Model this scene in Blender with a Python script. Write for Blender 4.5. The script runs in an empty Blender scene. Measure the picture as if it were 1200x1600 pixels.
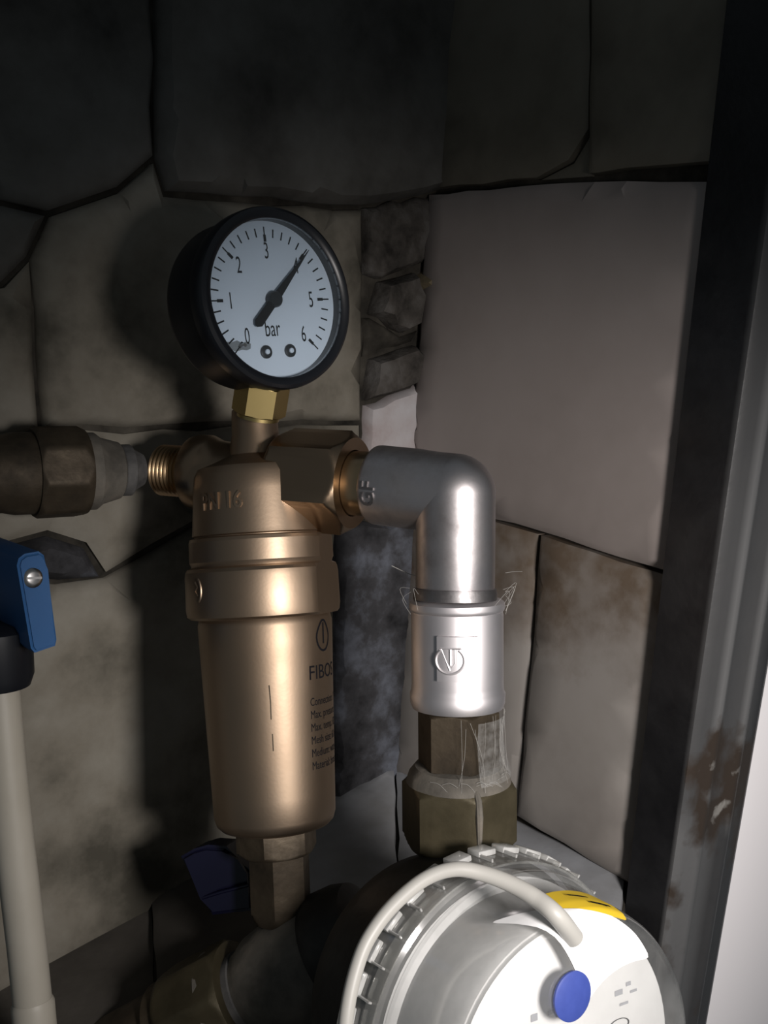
import bpy, bmesh, math, random
from mathutils import Vector, Matrix, noise
from mathutils.geometry import delaunay_2d_cdt

C = bpy.context.scene.collection
SC = bpy.context.scene
V = Vector
PI = math.pi

# ------------------------------------------------------------------ camera
W, H, F = 1200.0, 1600.0, 1600.0
PITCH = math.radians(8)
CAM = V((0, 0, 1.30))
RT = V((1, 0, 0))
FW = V((0, math.cos(PITCH), -math.sin(PITCH)))
UPV = V((0, math.sin(PITCH), math.cos(PITCH)))
cd = bpy.data.cameras.new('camera')
cd.sensor_fit = 'HORIZONTAL'
cd.sensor_width = 36
cd.lens = F / W * 36
cd.clip_start = 0.005
cam = bpy.data.objects.new('camera', cd)
C.objects.link(cam)
cam.matrix_world = Matrix(((RT.x, UPV.x, -FW.x, CAM.x), (RT.y, UPV.y, -FW.y, CAM.y),
                           (RT.z, UPV.z, -FW.z, CAM.z), (0, 0, 0, 1)))
SC.camera = cam


def cv(x, y, z):            # camera-frame direction (right, down, forward) -> world direction
    return RT * x - UPV * y + FW * z


def ray(px, py):
    return cv((px - W / 2) / F, (py - H / 2) / F, 1)


def P(px, py, d):           # point seen at a pixel, d metres along the view axis
    return CAM + ray(px, py) * d


def hit(px, py, o, n):      # point seen at a pixel on the plane (o, n)
    r = ray(px, py)
    return CAM + r * ((o - CAM).dot(n) / r.dot(n))


def nl(px, py, a):          # direction given in the frame of the view ray through a pixel
    v = ray(px, py).normalized()
    ex = (RT - v * RT.dot(v)).normalized()
    ey = v.cross(ex)
    if ey.dot(UPV) > 0:
        ey = -ey
    return (ex * a[0] + ey * a[1] + v * a[2]).normalized()


# ------------------------------------------------------------------ light and exposure
wd = bpy.data.worlds.new('world')
SC.world = wd
wd.use_nodes = True
bg = wd.node_tree.nodes['Background']
bg.inputs[0].default_value = (0.80, 0.92, 1.0, 1)
bg.inputs[1].default_value = 0.085


def spot(name, pos, aim, energy, angle, blend, radius, col):
    l = bpy.data.lights.new(name, 'SPOT')
    l.energy = energy
    l.spot_size = math.radians(angle)
    l.spot_blend = blend
    l.shadow_soft_size = radius
    l.color = col
    o = bpy.data.objects.new(name, l)
    C.objects.link(o)
    o.location = pos
    o.rotation_euler = (aim - pos).to_track_quat('-Z', 'Y').to_euler()
    return o


spot('torch_lamp', CAM + cv(0.165, 0.030, 0.02), P(850, 1230, 0.36), 8.0, 72, 1.0, 0.034, (1.0, 0.945, 0.915))

SC.view_settings.view_transform = 'Standard'
SC.view_settings.look = 'None'
SC.view_settings.gamma = 1
SC.view_settings.use_curve_mapping = False
SC.view_settings.exposure = 0.0

# ------------------------------------------------------------------ materials
MATS = {}


def lin(c):
    return tuple(((v / 255 + 0.055) / 1.055) ** 2.4 if v > 10 else v / 255 / 12.92 for v in c)


def mat(name, cols, metal=0.0, rough=0.5, scale=40, bump=0.0, bscale=200, rvar=0.0, stretch=None, detail=6,
        spec=0.5, coat=0.0, stops=None, bdist=0.001):
    """principled with a noise driven colour ramp (cols: list of linear rgb) and optional bump"""
    m = bpy.data.materials.new(name)
    m.use_nodes = True
    nt = m.node_tree
    N, L = nt.nodes, nt.links
    b = N['Principled BSDF']
    b.inputs['Metallic'].default_value = metal
    b.inputs['Roughness'].default_value = rough
    b.inputs['Specular IOR Level'].default_value = spec
    b.inputs['Coat Weight'].default_value = coat
    tc = N.new('ShaderNodeTexCoord')
    mp = N.new('ShaderNodeMapping')
    L.new(tc.outputs['Object'], mp.inputs[0])
    if stretch:
        mp.inputs['Scale'].default_value = stretch
    no = N.new('ShaderNodeTexNoise')
    no.inputs['Scale'].default_value = scale
    no.inputs['Detail'].default_value = detail
    no.inputs['Roughness'].default_value = 0.6
    L.new(mp.outputs[0], no.inputs[0])
    if len(cols) == 1:
        b.inputs['Base Color'].default_value = (*cols[0], 1)
    else:
        cr = N.new('ShaderNodeValToRGB')
        L.new(no.outputs[0], cr.inputs[0])
        el = cr.color_ramp.elements
        n = len(cols)
        st = stops or [0.32 + 0.36 * i / (n - 1) for i in range(n)]
        while len(el) < n:
            el.new(0.5)
        for e, s, c in zip(el, st, cols):
            e.position = s
            e.color = (*c, 1)
        L.new(cr.outputs[0], b.inputs['Base Color'])
    if rvar:
        mr = N.new('ShaderNodeMapRange')
        mr.inputs['From Min'].default_value = 0.35
        mr.inputs['From Max'].default_value = 0.65
        mr.inputs['To Min'].default_value = rough + rvar
        mr.inputs['To Max'].default_value = rough - rvar
        L.new(no.outputs[0], mr.inputs[0])
        L.new(mr.outputs[0], b.inputs['Roughness'])
    if bump:
        n2 = N.new('ShaderNodeTexNoise')
        n2.inputs['Scale'].default_value = bscale
        n2.inputs['Detail'].default_value = 8
        L.new(mp.outputs[0], n2.inputs[0])
        bp = N.new('ShaderNodeBump')
        bp.inputs['Strength'].default_value = bump
        bp.inputs['Distance'].default_value = bdist
        L.new(n2.outputs[0], bp.inputs['Height'])
        L.new(bp.outputs[0], b.inputs['Normal'])
    MATS[name] = m
    return m


def clear(name, col, gloss_rough=0.06, haze=0.12, refl=0.08, nscale=60, edge=0.6):
    """clear plastic or glass: transparent, hazed by a little diffuse, with a fresnel gloss"""
    m = bpy.data.materials.new(name)
    m.use_nodes = True
    nt = m.node_tree
    N, L = nt.nodes, nt.links
    N.remove(N['Principled BSDF'])
    out = N['Material Output']
    t = N.new('ShaderNodeBsdfTransparent')
    t.inputs[0].default_value = (*col, 1)
    d = N.new('ShaderNodeBsdfDiffuse')
    d.inputs[0].default_value = (0.75, 0.75, 0.73, 1)
    g = N.new('ShaderNodeBsdfGlossy')
    g.inputs['Roughness'].default_value = gloss_rough
    fr = N.new('ShaderNodeLayerWeight')
    fr.inputs[0].default_value = 0.25
    mr = N.new('ShaderNodeMapRange')
    mr.inputs['To Min'].default_value = refl
    mr.inputs['To Max'].default_value = edge
    L.new(fr.outputs['Facing'], mr.inputs[0])
    m1 = N.new('ShaderNodeMixShader')
    if haze > 0.03:
        no = N.new('ShaderNodeTexNoise')
        no.inputs['Scale'].default_value = nscale
        no.inputs['Detail'].default_value = 6
        tc = N.new('ShaderNodeTexCoord')
        L.new(tc.outputs['Object'], no.inputs[0])
        hr = N.new('ShaderNodeMapRange')
        hr.inputs['From Min'].default_value = 0.35
        hr.inputs['From Max'].default_value = 0.7
        hr.inputs['To Min'].default_value = haze * 0.5
        hr.inputs['To Max'].default_value = haze * 1.6
        L.new(no.outputs[0], hr.inputs[0])
        L.new(hr.outputs[0], m1.inputs[0])
    else:
        m1.inputs[0].default_value = haze
    L.new(t.outputs[0], m1.inputs[1])
    L.new(d.outputs[0], m1.inputs[2])
    m2 = N.new('ShaderNodeMixShader')
    L.new(mr.outputs[0], m2.inputs[0])
    L.new(m1.outputs[0], m2.inputs[1])
    L.new(g.outputs[0], m2.inputs[2])
    L.new(m2.outputs[0], out.inputs[0])
    MATS[name] = m
    return m


mat('mortar', [(.015, .014, .012), (.04, .036, .03), (.075, .068, .056)], rough=.95, scale=45, bump=.8, bscale=120, spec=.1)
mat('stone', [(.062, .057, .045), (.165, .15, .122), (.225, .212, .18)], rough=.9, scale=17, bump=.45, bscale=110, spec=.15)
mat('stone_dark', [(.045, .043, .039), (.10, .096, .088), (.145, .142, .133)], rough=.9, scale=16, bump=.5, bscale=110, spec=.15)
mat('stone_mottled', [(.014, .014, .015), (.045, .045, .049), (.12, .13, .155)], rough=.9, scale=42, bump=.5, bscale=140, spec=.15)
mat('rubble', [(.022, .02, .018), (.06, .054, .048), (.10, .094, .088)], rough=.95, scale=60, bump=.9, bscale=220, spec=.1)
mat('stone_ochre', [(.10, .08, .05), (.17, .14, .09)], rough=.9, scale=40, bump=.5, spec=.1)
mat('plaster', [(.26, .20, .19), (.36, .33, .33), (.42, .41, .42)], rough=.85, scale=30, bump=.25, bscale=160, spec=.2)
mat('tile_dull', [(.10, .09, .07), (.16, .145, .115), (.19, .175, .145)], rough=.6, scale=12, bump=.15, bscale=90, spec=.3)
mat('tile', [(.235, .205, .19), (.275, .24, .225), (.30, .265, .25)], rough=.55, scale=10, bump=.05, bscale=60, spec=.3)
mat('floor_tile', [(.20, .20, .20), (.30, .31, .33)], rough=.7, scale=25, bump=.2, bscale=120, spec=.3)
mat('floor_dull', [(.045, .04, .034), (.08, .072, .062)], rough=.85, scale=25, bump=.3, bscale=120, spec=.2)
mat('brass', [(.29, .215, .15), (.33, .25, .18)], metal=1, rough=.45, scale=20, bump=.02, bscale=900, rvar=.04)
mat('brass_nut', [(.30, .21, .14), (.34, .25, .17)], metal=1, rough=.30, scale=20, bump=.02, bscale=900)
mat('brass_bright', [(.50, .38, .15), (.56, .43, .19)], metal=1, rough=.36, scale=30)
mat('brass_smooth', [(.48, .34, .20), (.54, .39, .24)], metal=1, rough=.28, scale=30)
mat('brass_old', [(.026, .02, .013), (.062, .047, .031), (.10, .078, .052)], metal=.6, rough=.58, scale=45, bump=.35, bscale=160, rvar=.1)
mat('brass_dusty', [(.06, .054, .045), (.12, .108, .09), (.18, .155, .125)], metal=.15, rough=.8, scale=45, bump=.4, bscale=170)
mat('brass_olive', [(.045, .037, .02), (.07, .058, .033), (.10, .083, .05)], metal=.5, rough=.5, scale=40, bump=.15, bscale=200)
mat('nickel', [(.30, .28, .28), (.52, .49, .49), (.66, .62, .63)], metal=1, rough=.43, scale=55, bump=.04, bscale=300, rvar=.06)
mat('nickel_dull', [(.10, .095, .095), (.22, .21, .21), (.36, .34, .34)], metal=1, rough=.48, scale=70, bump=.1, bscale=300, rvar=.1)
mat('nickel_clean', [(.66, .63, .64), (.74, .71, .72)], metal=1, rough=.52, scale=35, rvar=.03)
mat('dark_gap', [(.03, .03, .03), (.12, .115, .11)], metal=0, rough=.8, scale=80)
mat('black_plastic', [(.006, .007, .010)], rough=.42, spec=.4)
mat('black_bezel', [(.008, .009, .012)], rough=.33, spec=.5)
mat('dial_white', [(.64, .74, .88)], rough=.5, spec=.3)
mat('ink', [(.006, .006, .008)], rough=.9, spec=.1)
mat('screw_steel', [(.35, .34, .34), (.45, .44, .43)], metal=1, rough=.3, scale=60)
mat('pin_dark', [(.03, .033, .04)], metal=.6, rough=.35)
mat('smear', [(.20, .23, .26)], rough=.5)
mat('blue_plastic', [(.022, .085, .22), (.03, .105, .26)], rough=.42, scale=30)
mat('navy_plastic', [(.003, .003, .013)], rough=.3)
mat('white_pipe', [(.32, .295, .245), (.38, .355, .305)], rough=.5, scale=15, bump=.05)
mat('cable', [(.40, .39, .36)], rough=.45)
mat('iron', [(.004, .004, .004), (.012, .0115, .010), (.03, .028, .024)], metal=.2, rough=.6, scale=70, bump=.3)
mat('paper', [(.82, .82, .82)], rough=.6)
mat('face_paper', [(.74, .74, .74), (.82, .82, .82)], rough=.6, scale=40)
mat('grey_print', [(.38, .39, .42)], rough=.6)
mat('register', [(.50, .50, .50), (.70, .70, .70)], metal=.05, rough=.5, scale=45)
mat('yellow', [(.85, .58, .03)], rough=.5)
mat('seal_blue', [(.035, .06, .27), (.042, .07, .30)], rough=.55, scale=300)
mat('white_paint', [(.93, .90, .91)], rough=.6, bump=.03)
mat('web', [(.32, .31, .29)], rough=.9)
clear('glass', (.98, .99, .99), .03, .006, .02)
clear('clear_edge', (.80, .80, .79), .12, .55, .10)
clear('clear_plastic', (.92, .92, .91), .10, .10, .05)
clear('clear_ring', (.82, .82, .80), .12, .12, .06)
clear('web_film', (.97, .97, .97), .6, .075, .0, 420, .12)


def paint_material():
    """black paint on steel, worn to rust and bare primer in patches"""
    m = mat('black_paint', [(.008, .008, .009), (.016, .016, .017)], rough=.34, scale=60, bump=.12, bscale=350, spec=.35)
    nt = m.node_tree
    N, L = nt.nodes, nt.links
    b = N['Principled BSDF']
    base = b.inputs['Base Color'].links[0].from_socket
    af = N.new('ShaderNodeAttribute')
    af.attribute_name = 'sheen_dust'
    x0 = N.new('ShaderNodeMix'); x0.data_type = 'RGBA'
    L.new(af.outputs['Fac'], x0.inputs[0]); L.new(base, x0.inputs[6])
    x0.inputs[7].default_value = (.15, .15, .15, 1)  # grey of the dust low down and of the sheen painted on the front
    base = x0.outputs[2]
    at = N.new('ShaderNodeAttribute')
    at.attribute_name = 'wear'
    tc = N.new('ShaderNodeTexCoord')
    n1 = N.new('ShaderNodeTexNoise')
    n1.inputs['Scale'].default_value = 55
    n1.inputs['Detail'].default_value = 8
    L.new(tc.outputs['Object'], n1.inputs[0])

    def mask(th, w, gain):
        a = N.new('ShaderNodeMath'); a.operation = 'MULTIPLY_ADD'
        a.inputs[1].default_value = gain
        L.new(at.outputs['Fac'], a.inputs[0]); L.new(n1.outputs[0], a.inputs[2])
        r = N.new('ShaderNodeMapRange')
        r.inputs['From Min'].default_value = th
        r.inputs['From Max'].default_value = th + w
        L.new(a.outputs[0], r.inputs[0])
        return r.outputs[0]
    x1 = N.new('ShaderNodeMix'); x1.data_type = 'RGBA'
    L.new(mask(.78, .18, .5), x1.inputs[0]); L.new(base, x1.inputs[6])
    x1.inputs[7].default_value = (.036, .027, .021, 1)
    x2 = N.new('ShaderNodeMix'); x2.data_type = 'RGBA'
    L.new(mask(1.06, .06, .5), x2.inputs[0]); L.new(x1.outputs[2], x2.inputs[6])
    x2.inputs[7].default_value = (.20, .19, .175, 1)
    L.new(x2.outputs[2], b.inputs['Base Color'])


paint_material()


def stain_material(z0, z1):
    """tile with a brown damp stain band between two heights"""
    m = mat('tile_stained', [(.22, .20, .183), (.27, .25, .23), (.29, .27, .253)], rough=.6, scale=12, bump=.08, bscale=60, spec=.3)
    nt = m.node_tree
    N, L = nt.nodes, nt.links
    b = N['Principled BSDF']
    base = b.inputs['Base Color'].links[0].from_socket
    g = N.new('ShaderNodeNewGeometry')
    sx = N.new('ShaderNodeSeparateXYZ')
    L.new(g.outputs['Position'], sx.inputs[0])
    n1 = N.new('ShaderNodeTexNoise')
    n1.inputs['Scale'].default_value = 26
    n1.inputs['Detail'].default_value = 9
    n1.inputs['Roughness'].default_value = .68
    L.new(g.outputs['Position'], n1.inputs[0])
    a = N.new('ShaderNodeMath'); a.operation = 'MULTIPLY_ADD'
    a.inputs[1].default_value = .09
    L.new(n1.outputs[0], a.inputs[0]); L.new(sx.outputs[2], a.inputs[2])
    r = N.new('ShaderNodeMapRange')
    r.inputs['From Min'].default_value = z0 + .045
    r.inputs['From Max'].default_value = z0 + .045 + (z1 - z0) * .6
    L.new(a.outputs[0], r.inputs[0])
    n2 = N.new('ShaderNodeTexNoise')
    n2.inputs['Scale'].default_value = 60
    n2.inputs['Detail'].default_value = 8
    L.new(g.outputs['Position'], n2.inputs[0])
    r2 = N.new('ShaderNodeMapRange')
    r2.inputs['From Min'].default_value = .38
    r2.inputs['From Max'].default_value = .6
    r2.inputs['To Min'].default_value = .4
    r2.inputs['To Max'].default_value = .95
    L.new(n2.outputs[0], r2.inputs[0])
    mu = N.new('ShaderNodeMath'); mu.operation = 'MULTIPLY'
    L.new(r.outputs[0], mu.inputs[0]); L.new(r2.outputs[0], mu.inputs[1])
    x = N.new('ShaderNodeMix'); x.data_type = 'RGBA'
    L.new(mu.outputs[0], x.inputs[0]); L.new(base, x.inputs[6])
    x.inputs[7].default_value = (.11, .08, .055, 1)
    L.new(x.outputs[2], b.inputs['Base Color'])


# ------------------------------------------------------------------ object helpers
BASE = {}


def thing(name, label, cat, base, group=None, kind=None):
    o = bpy.data.objects.new(name, None)
    C.objects.link(o)
    o.empty_display_size = .01
    o.location = base
    BASE[o.name] = V(base)
    o['label'] = label
    o['category'] = cat
    if group:
        o['group'] = group
    if kind:
        o['kind'] = kind
    return o


def obj(name, bm, m, parent=None, label=None, sharp=35, base=None):
    """bm holds world coordinates; links it as one mesh object below its parent"""
    bmesh.ops.remove_doubles(bm, verts=bm.verts, dist=1e-6)
    bmesh.ops.recalc_face_normals(bm, faces=bm.faces)
    org = BASE[parent.name] if parent else (V(base) if base else V((0, 0, 0)))
    for v in bm.verts:
        v.co -= org
    me = bpy.data.meshes.new(name)
    bm.to_mesh(me)
    bm.free()
    if sharp:
        me.shade_smooth()
        me.set_sharp_from_angle(angle=math.radians(sharp))
    me.materials.append(MATS[m])
    o = bpy.data.objects.new(name, me)
    C.objects.link(o)
    if parent:
        o.parent = parent
    else:
        o.location = org
    BASE[o.name] = org
    if label:
        o['label'] = label
    return o


def struct(o, label, cat):
    o['kind'] = 'structure'
    o['label'] = label
    o['category'] = cat
    return o


def frame(o, axis, hint=None):
    """matrix with local z along axis and local x towards the hint (the camera by default)"""
    z = axis.normalized()
    h = hint if hint is not None else (CAM - o)
    x = (h - z * h.dot(z)).normalized()
    y = z.cross(x)
    return Matrix(((x.x, y.x, z.x, o.x), (x.y, y.y, z.y, o.y), (x.z, y.z, z.z, o.z), (0, 0, 0, 1)))


def rings(bm, rr, M, close=False, cap=True, n=None):
    """rr: list of vertex rings (local coords), lofted"""
    vs = [[bm.verts.new(M @ V(p)) for p in ring] for ring in rr]
    n = len(vs[0])
    k = len(vs)
    for i in range(k if close else k - 1):
        a, b = vs[i], vs[(i + 1) % k]
        for j in range(n):
            bm.faces.new((a[j], a[(j + 1) % n], b[(j + 1) % n], b[j]))
    if cap and not close:
        bm.faces.new(vs[0][::-1])
        bm.faces.new(vs[-1])
    return vs


def lathe(bm, prof, M, seg=48, cap=True, close=False):
    rr = [[(r * math.cos(2 * PI * j / seg), r * math.sin(2 * PI * j / seg), z) for j in range(seg)] for r, z in prof]
    rings(bm, rr, M, close=close, cap=cap)
    return bm


def hexrad(R, a, n=6):
    w = 2 * PI / n
    t = (a % w) - w / 2
    return R * math.cos(w / 2) / math.cos(t)


def hexnut(bm, R, z0, z1, M, rot=0, ch0=.0, ch1=.0, n=6, bore=None, sub=10):
    """hexagonal nut with turned chamfers at its two ends; rot turns a corner away from local x"""
    seg = n * sub
    zs = [z0]
    st = 4
    ri = R * math.cos(PI / n) * .99
    if ch0:
        zs += [z0 + ch0 * (i + 1) / st for i in range(st)]
    else:
        zs += [z0 + 1e-5]
    if ch1:
        zs += [z1 - ch1 * (st - i) / st for i in range(st)]
    else:
        zs += [z1 - 1e-5]
    zs += [z1]
    rr = []
    for z in zs:
        lim = R
        if ch0 and z < z0 + ch0:
            lim = min(lim, ri + (R - ri) * (z - z0) / ch0)
        if ch1 and z > z1 - ch1:
            lim = min(lim, ri + (R - ri) * (z1 - z) / ch1)
        ring = []
        for j in range(seg):
            a = 2 * PI * j / seg
            r = min(hexrad(R, a, n), lim)
            ring.append((r * math.cos(a + rot), r * math.sin(a + rot), z))
        rr.append(ring)
    if bore:
        for z in (z1, z0):
            rr.append([(bore * math.cos(2 * PI * j / seg + rot), bore * math.sin(2 * PI * j / seg + rot), z) for j in range(seg)])
        rings(bm, rr, M, close=True)
    else:
        rings(bm, rr, M)
    return bm


def tube(bm, pts, r, seg=20, cap=True):
    """tube through world points; r a number or one per point"""
    n = len(pts)
    rs = r if isinstance(r, (list, tuple)) else [r] * n
    rr = []
    prev = None
    for i, p in enumerate(pts):
        t = (pts[min(i + 1, n - 1)] - pts[max(i - 1, 0)]).normalized()
        if prev is None:
            a = t.orthogonal().normalized()
        else:
            a = (prev - t * prev.dot(t)).normalized()
        prev = a
        b = t.cross(a)
        rr.append([p + (a * math.cos(2 * PI * j / seg) + b * math.sin(2 * PI * j / seg)) * rs[i] for j in range(seg)])
    rings(bm, rr, Matrix.Identity(4), cap=cap)
    return bm


def spline(pts, k=8):
    out = []
    n = len(pts)
    for i in range(n - 1):
        p0, p1, p2, p3 = pts[max(i - 1, 0)], pts[i], pts[i + 1], pts[min(i + 2, n - 1)]
        for s in range(k):
            t = s / k
            out.append(.5 * ((2 * p1) + (p2 - p0) * t + (2 * p0 - 5 * p1 + 4 * p2 - p3) * t * t + (3 * p1 - p0 - 3 * p2 + p3) * t ** 3))
    out.append(pts[-1])
    return out


def box(bm, M, x0, x1, y0, y1, z0, z1, bev=0, seg=2):
    r = bmesh.ops.create_cube(bm, size=1)
    vs = r['verts']
    for v in vs:
        v.co = V(((x0 + x1) / 2 + v.co.x * (x1 - x0), (y0 + y1) / 2 + v.co.y * (y1 - y0), (z0 + z1) / 2 + v.co.z * (z1 - z0)))
    if bev:
        es = list({e for v in vs for e in v.link_edges})
        o = bmesh.ops.bevel(bm, geom=es, offset=bev, segments=seg, affect='EDGES', profile=.5)
        vs = list({v for f in o['faces'] for v in f.verts} | {v for v in vs if v.is_valid})
    for v in vs:
        v.co = M @ v.co
    return vs


def prism(bm, poly, h0, h1, M, bev=0):
    """polygon (x, y) extruded from z=h0 to z=h1"""
    a = [bm.verts.new((x, y, h0)) for x, y in poly]
    b = [bm.verts.new((x, y, h1)) for x, y in poly]
    n = len(poly)
    bm.faces.new(a[::-1])
    top = bm.faces.new(b)
    for i in range(n):
        bm.faces.new((a[i], a[(i + 1) % n], b[(i + 1) % n], b[i]))
    vs = a + b
    if bev:
        o = bmesh.ops.bevel(bm, geom=list(top.edges), offset=bev, segments=2, affect='EDGES', profile=.5)
        vs = list({v for f in o['faces'] for v in f.verts} | {v for v in vs if v.is_valid})
    for v in vs:
        v.co = M @ v.co
    return bm


_tc = [0]


def text_polys(s, size, sx=1.0, ext=0.0, off=0.0):
    """text as a bmesh in the xy plane, centred"""
    cu = bpy.data.curves.new('lettering', 'FONT')
    cu.body = s
    cu.size = size
    cu.extrude = ext
    cu.offset = off
    cu.resolution_u = 3
    cu.align_x = 'LEFT'
    o = bpy.data.objects.new('lettering', cu)
    C.objects.link(o)
    dg = bpy.context.evaluated_depsgraph_get()
    me = bpy.data.meshes.new_from_object(o.evaluated_get(dg))
    bm = bmesh.new()
    bm.from_mesh(me)
    bpy.data.objects.remove(o)
    bpy.data.curves.remove(cu)
    bpy.data.meshes.remove(me)
    for v in bm.verts:
        v.co.x *= sx
    return bm


def recentre(bm, cx=True):
    xs = [v.co.x for v in bm.verts]
    ys = [v.co.y for v in bm.verts]
    mx, my = ((min(xs) + max(xs)) / 2 if cx else min(xs)), (min(ys) + max(ys)) / 2
    for v in bm.verts:
        v.co.x -= mx
        v.co.y -= my
    return bm


def place(bm, M):
    for v in bm.verts:
        v.co = M @ v.co
    return bm


def merge(dst, src):
    me = bpy.data.meshes.new('tmp')
    src.to_mesh(me)
    dst.from_mesh(me)
    bpy.data.meshes.remove(me)
    src.free()
    return dst


def wrap(bm, M, R, phi0, z0, maxlen=None, lift=0.0):
    """bend a flat bmesh (x round, y up the axis, z outwards) on to a cylinder of frame M; R a number or f(z)"""
    if maxlen:
        for _ in range(3):
            es = [e for e in bm.edges if e.calc_length() > maxlen]
            if not es:
                break
            bmesh.ops.subdivide_edges(bm, edges=es, cuts=1)
        bmesh.ops.triangulate(bm, faces=bm.faces)
    for v in bm.verts:
        z = z0 + v.co.y
        r = R(z) if callable(R) else R
        a = phi0 + v.co.x / r
        rr = r + v.co.z + lift
        v.co = M @ V((rr * math.cos(a), rr * math.sin(a), z))
    return bm


def inset(poly, g):
    n = len(poly)
    ar = sum(poly[i][0] * poly[(i + 1) % n][1] - poly[(i + 1) % n][0] * poly[i][1] for i in range(n))
    s = 1 if ar > 0 else -1
    out = []
    for i in range(n):
        p0, p1, p2 = V(poly[i - 1]), V(poly[i]), V(poly[(i + 1) % n])
        e1 = (p1 - p0).normalized()
        e2 = (p2 - p1).normalized()
        n1 = V((-e1.y, e1.x)) * s
        n2 = V((-e2.y, e2.x)) * s
        b = n1 + n2
        k = b.dot(n1)
        b = b / k if k > .35 else n1
        if b.length > 2.2:
            b = b.normalized() * 2.2
        out.append(p1 + b * g)
    return out


def inside(p, poly):
    c = False
    n = len(poly)
    for i in range(n):
        a, b = poly[i], poly[(i + 1) % n]
        if (a[1] > p[1]) != (b[1] > p[1]) and p[0] < (b[0] - a[0]) * (p[1] - a[1]) / (b[1] - a[1]) + a[0]:
            c = not c
    return c


def slab(name, pix, o, n, m, parent, thick=.006, rough=.001, gap=.0012, relief=.0015, step=.012, seed=1, rscale=30, round_=.35):
    """a stone or tile: outline given where it stands on the wall plane, rough edge, uneven raised face"""
    rnd = random.Random(seed)
    n = n.normalized()
    u = (V((0, 0, 1)).cross(n)).normalized() if abs(n.z) < .8 else V((1, 0, 0))
    u = (u - n * u.dot(n)).normalized()
    w = n.cross(u)
    poly = []
    for q in pix:
        p = hit(q[0], q[1], o, n)
        poly.append(((p - o).dot(u), (p - o).dot(w)))
    poly = inset(poly, gap)
    fine = []
    k = len(poly)
    for i in range(k):
        a, b = V(poly[i]), V(poly[(i + 1) % k])
        d = b - a
        c = max(1, int(d.length / step))
        nn = V((-d.y, d.x)).normalized()
        for j in range(c):
            t = j / c
            jit = rnd.uniform(-1, 1) * rough if j else 0
            fine.append(a + d * t + nn * jit)
    bv = [tuple(p) for p in fine]
    # a second, inner outline keeps the rounded shoulder of the piece narrow
    inn = inset(bv, min(.0035, step * .3))
    pts = [V(p) for p in bv] + [V(p) for p in inn if inside(p, bv)]
    x0, x1 = min(p[0] for p in bv), max(p[0] for p in bv)
    y0, y1 = min(p[1] for p in bv), max(p[1] for p in bv)
    y = y0 + step / 2
    while y < y1:
        x = x0 + step / 2
        while x < x1:
            p = V((x + rnd.uniform(-.3, .3) * step, y + rnd.uniform(-.3, .3) * step))
            if inside(p, inn):
                pts.append(p)
            x += step
        y += step
    nb = len(bv)
    edges = [(i, (i + 1) % nb) for i in range(nb)]
    res = delaunay_2d_cdt(pts, edges, [], 1, 1e-7)
    ov, of, src = res[0], res[2], res[3]
    bm = bmesh.new()
    bs = set()
    vs = []
    for i, p in enumerate(ov):
        onb = any(s < nb for s in src[i])
        h = thick + relief * (noise.noise(V((p.x * rscale, p.y * rscale, seed * 7.3))) + .5 * noise.noise(V((p.x * rscale * 2.7, p.y * rscale * 2.7, seed * 3.1))))
        if onb:
            h -= thick * round_
            bs.add(i)
        vs.append(bm.verts.new(o + u * p.x + w * p.y + n * h))
    for f in of:
        try:
            bm.faces.new([vs[i] for i in f])
        except ValueError:
            pass
    be = [e for e in bm.edges if len(e.link_faces) == 1]
    ex = bmesh.ops.extrude_edge_only(bm, edges=be)
    for v in [g for g in ex['geom'] if isinstance(g, bmesh.types.BMVert)]:
        d = (v.co - o).dot(n)
        v.co += n * (-.003 - d)
    return obj(name, bm, m, parent, sharp=50)


# ------------------------------------------------------------------ the setting
DC = .53


def corner_px(y):
    return 655 - (y - 700) * .0675


CT = P(corner_px(0), 0, DC - .14 * 700 * DC / F)
CB = P(corner_px(1195), 1195, DC + .14 * 495 * DC / F)
CO = (CT + CB) / 2
CD = (CB - CT).normalized()                       # down the corner
DR = cv(-1302, -430, 1600).normalized()           # along the right wall into the corner
DR = (DR - CD * DR.dot(CD)).normalized()
NR = CD.cross(DR).normalized()                    # right wall normal
if NR.dot(CAM - CO) < 0:
    NR = -NR
DB = -NR                                          # along the back wall to the right
NB = -DR                                          # back wall normal, into the niche
F0 = CB
F1 = hit(975, 1365, CO, NR)
F2 = hit(281, 1379, CO, NB)
NF = (F1 - F0).cross(F2 - F0).normalized()
if NF.dot(CAM - F0) < 0:
    NF = -NF


def panel(name, pix, o, n, m, t, label, cat):
    bm = bmesh.new()
    a = [hit(x, y, o, n) for x, y in pix]
    va = [bm.verts.new(p) for p in a]
    vb = [bm.verts.new(p - n * t) for p in a]
    bm.faces.new(va)
    bm.faces.new(vb[::-1])
    k = len(pix)
    for i in range(k):
        bm.faces.new((va[i], va[(i + 1) % k], vb[(i + 1) % k], vb[i]))
    return struct(obj(name, bm, m, base=o, sharp=30), label, cat)


cx = corner_px
wall_back = panel('wall_back', [(-420, -400), (cx(-400), -400), (cx(1330), 1330), (-420, 1800)], CO, NB, 'mortar', .03,
                  'rough back wall of large grey stones and dark mortar behind the gauge', 'wall')
wall_right = panel('wall_right', [(cx(-400), -400), (1215, -400), (990, 1520), (cx(1330), 1330)], CO, NR, 'mortar', .03,
                   'side wall of large pale tiles to the right of the pipes', 'wall')
floor = panel('floor', [(cx(1195), 1195), (982, 1370), (972, 1450), (955, 1600), (925, 1870), (-500, 2600), (-500, 1560), (60, 1448)], F0 - NF * .002, NF, 'mortar', .07,
              'pale dusty floor of the niche below the filter and meter', 'floor')

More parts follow.
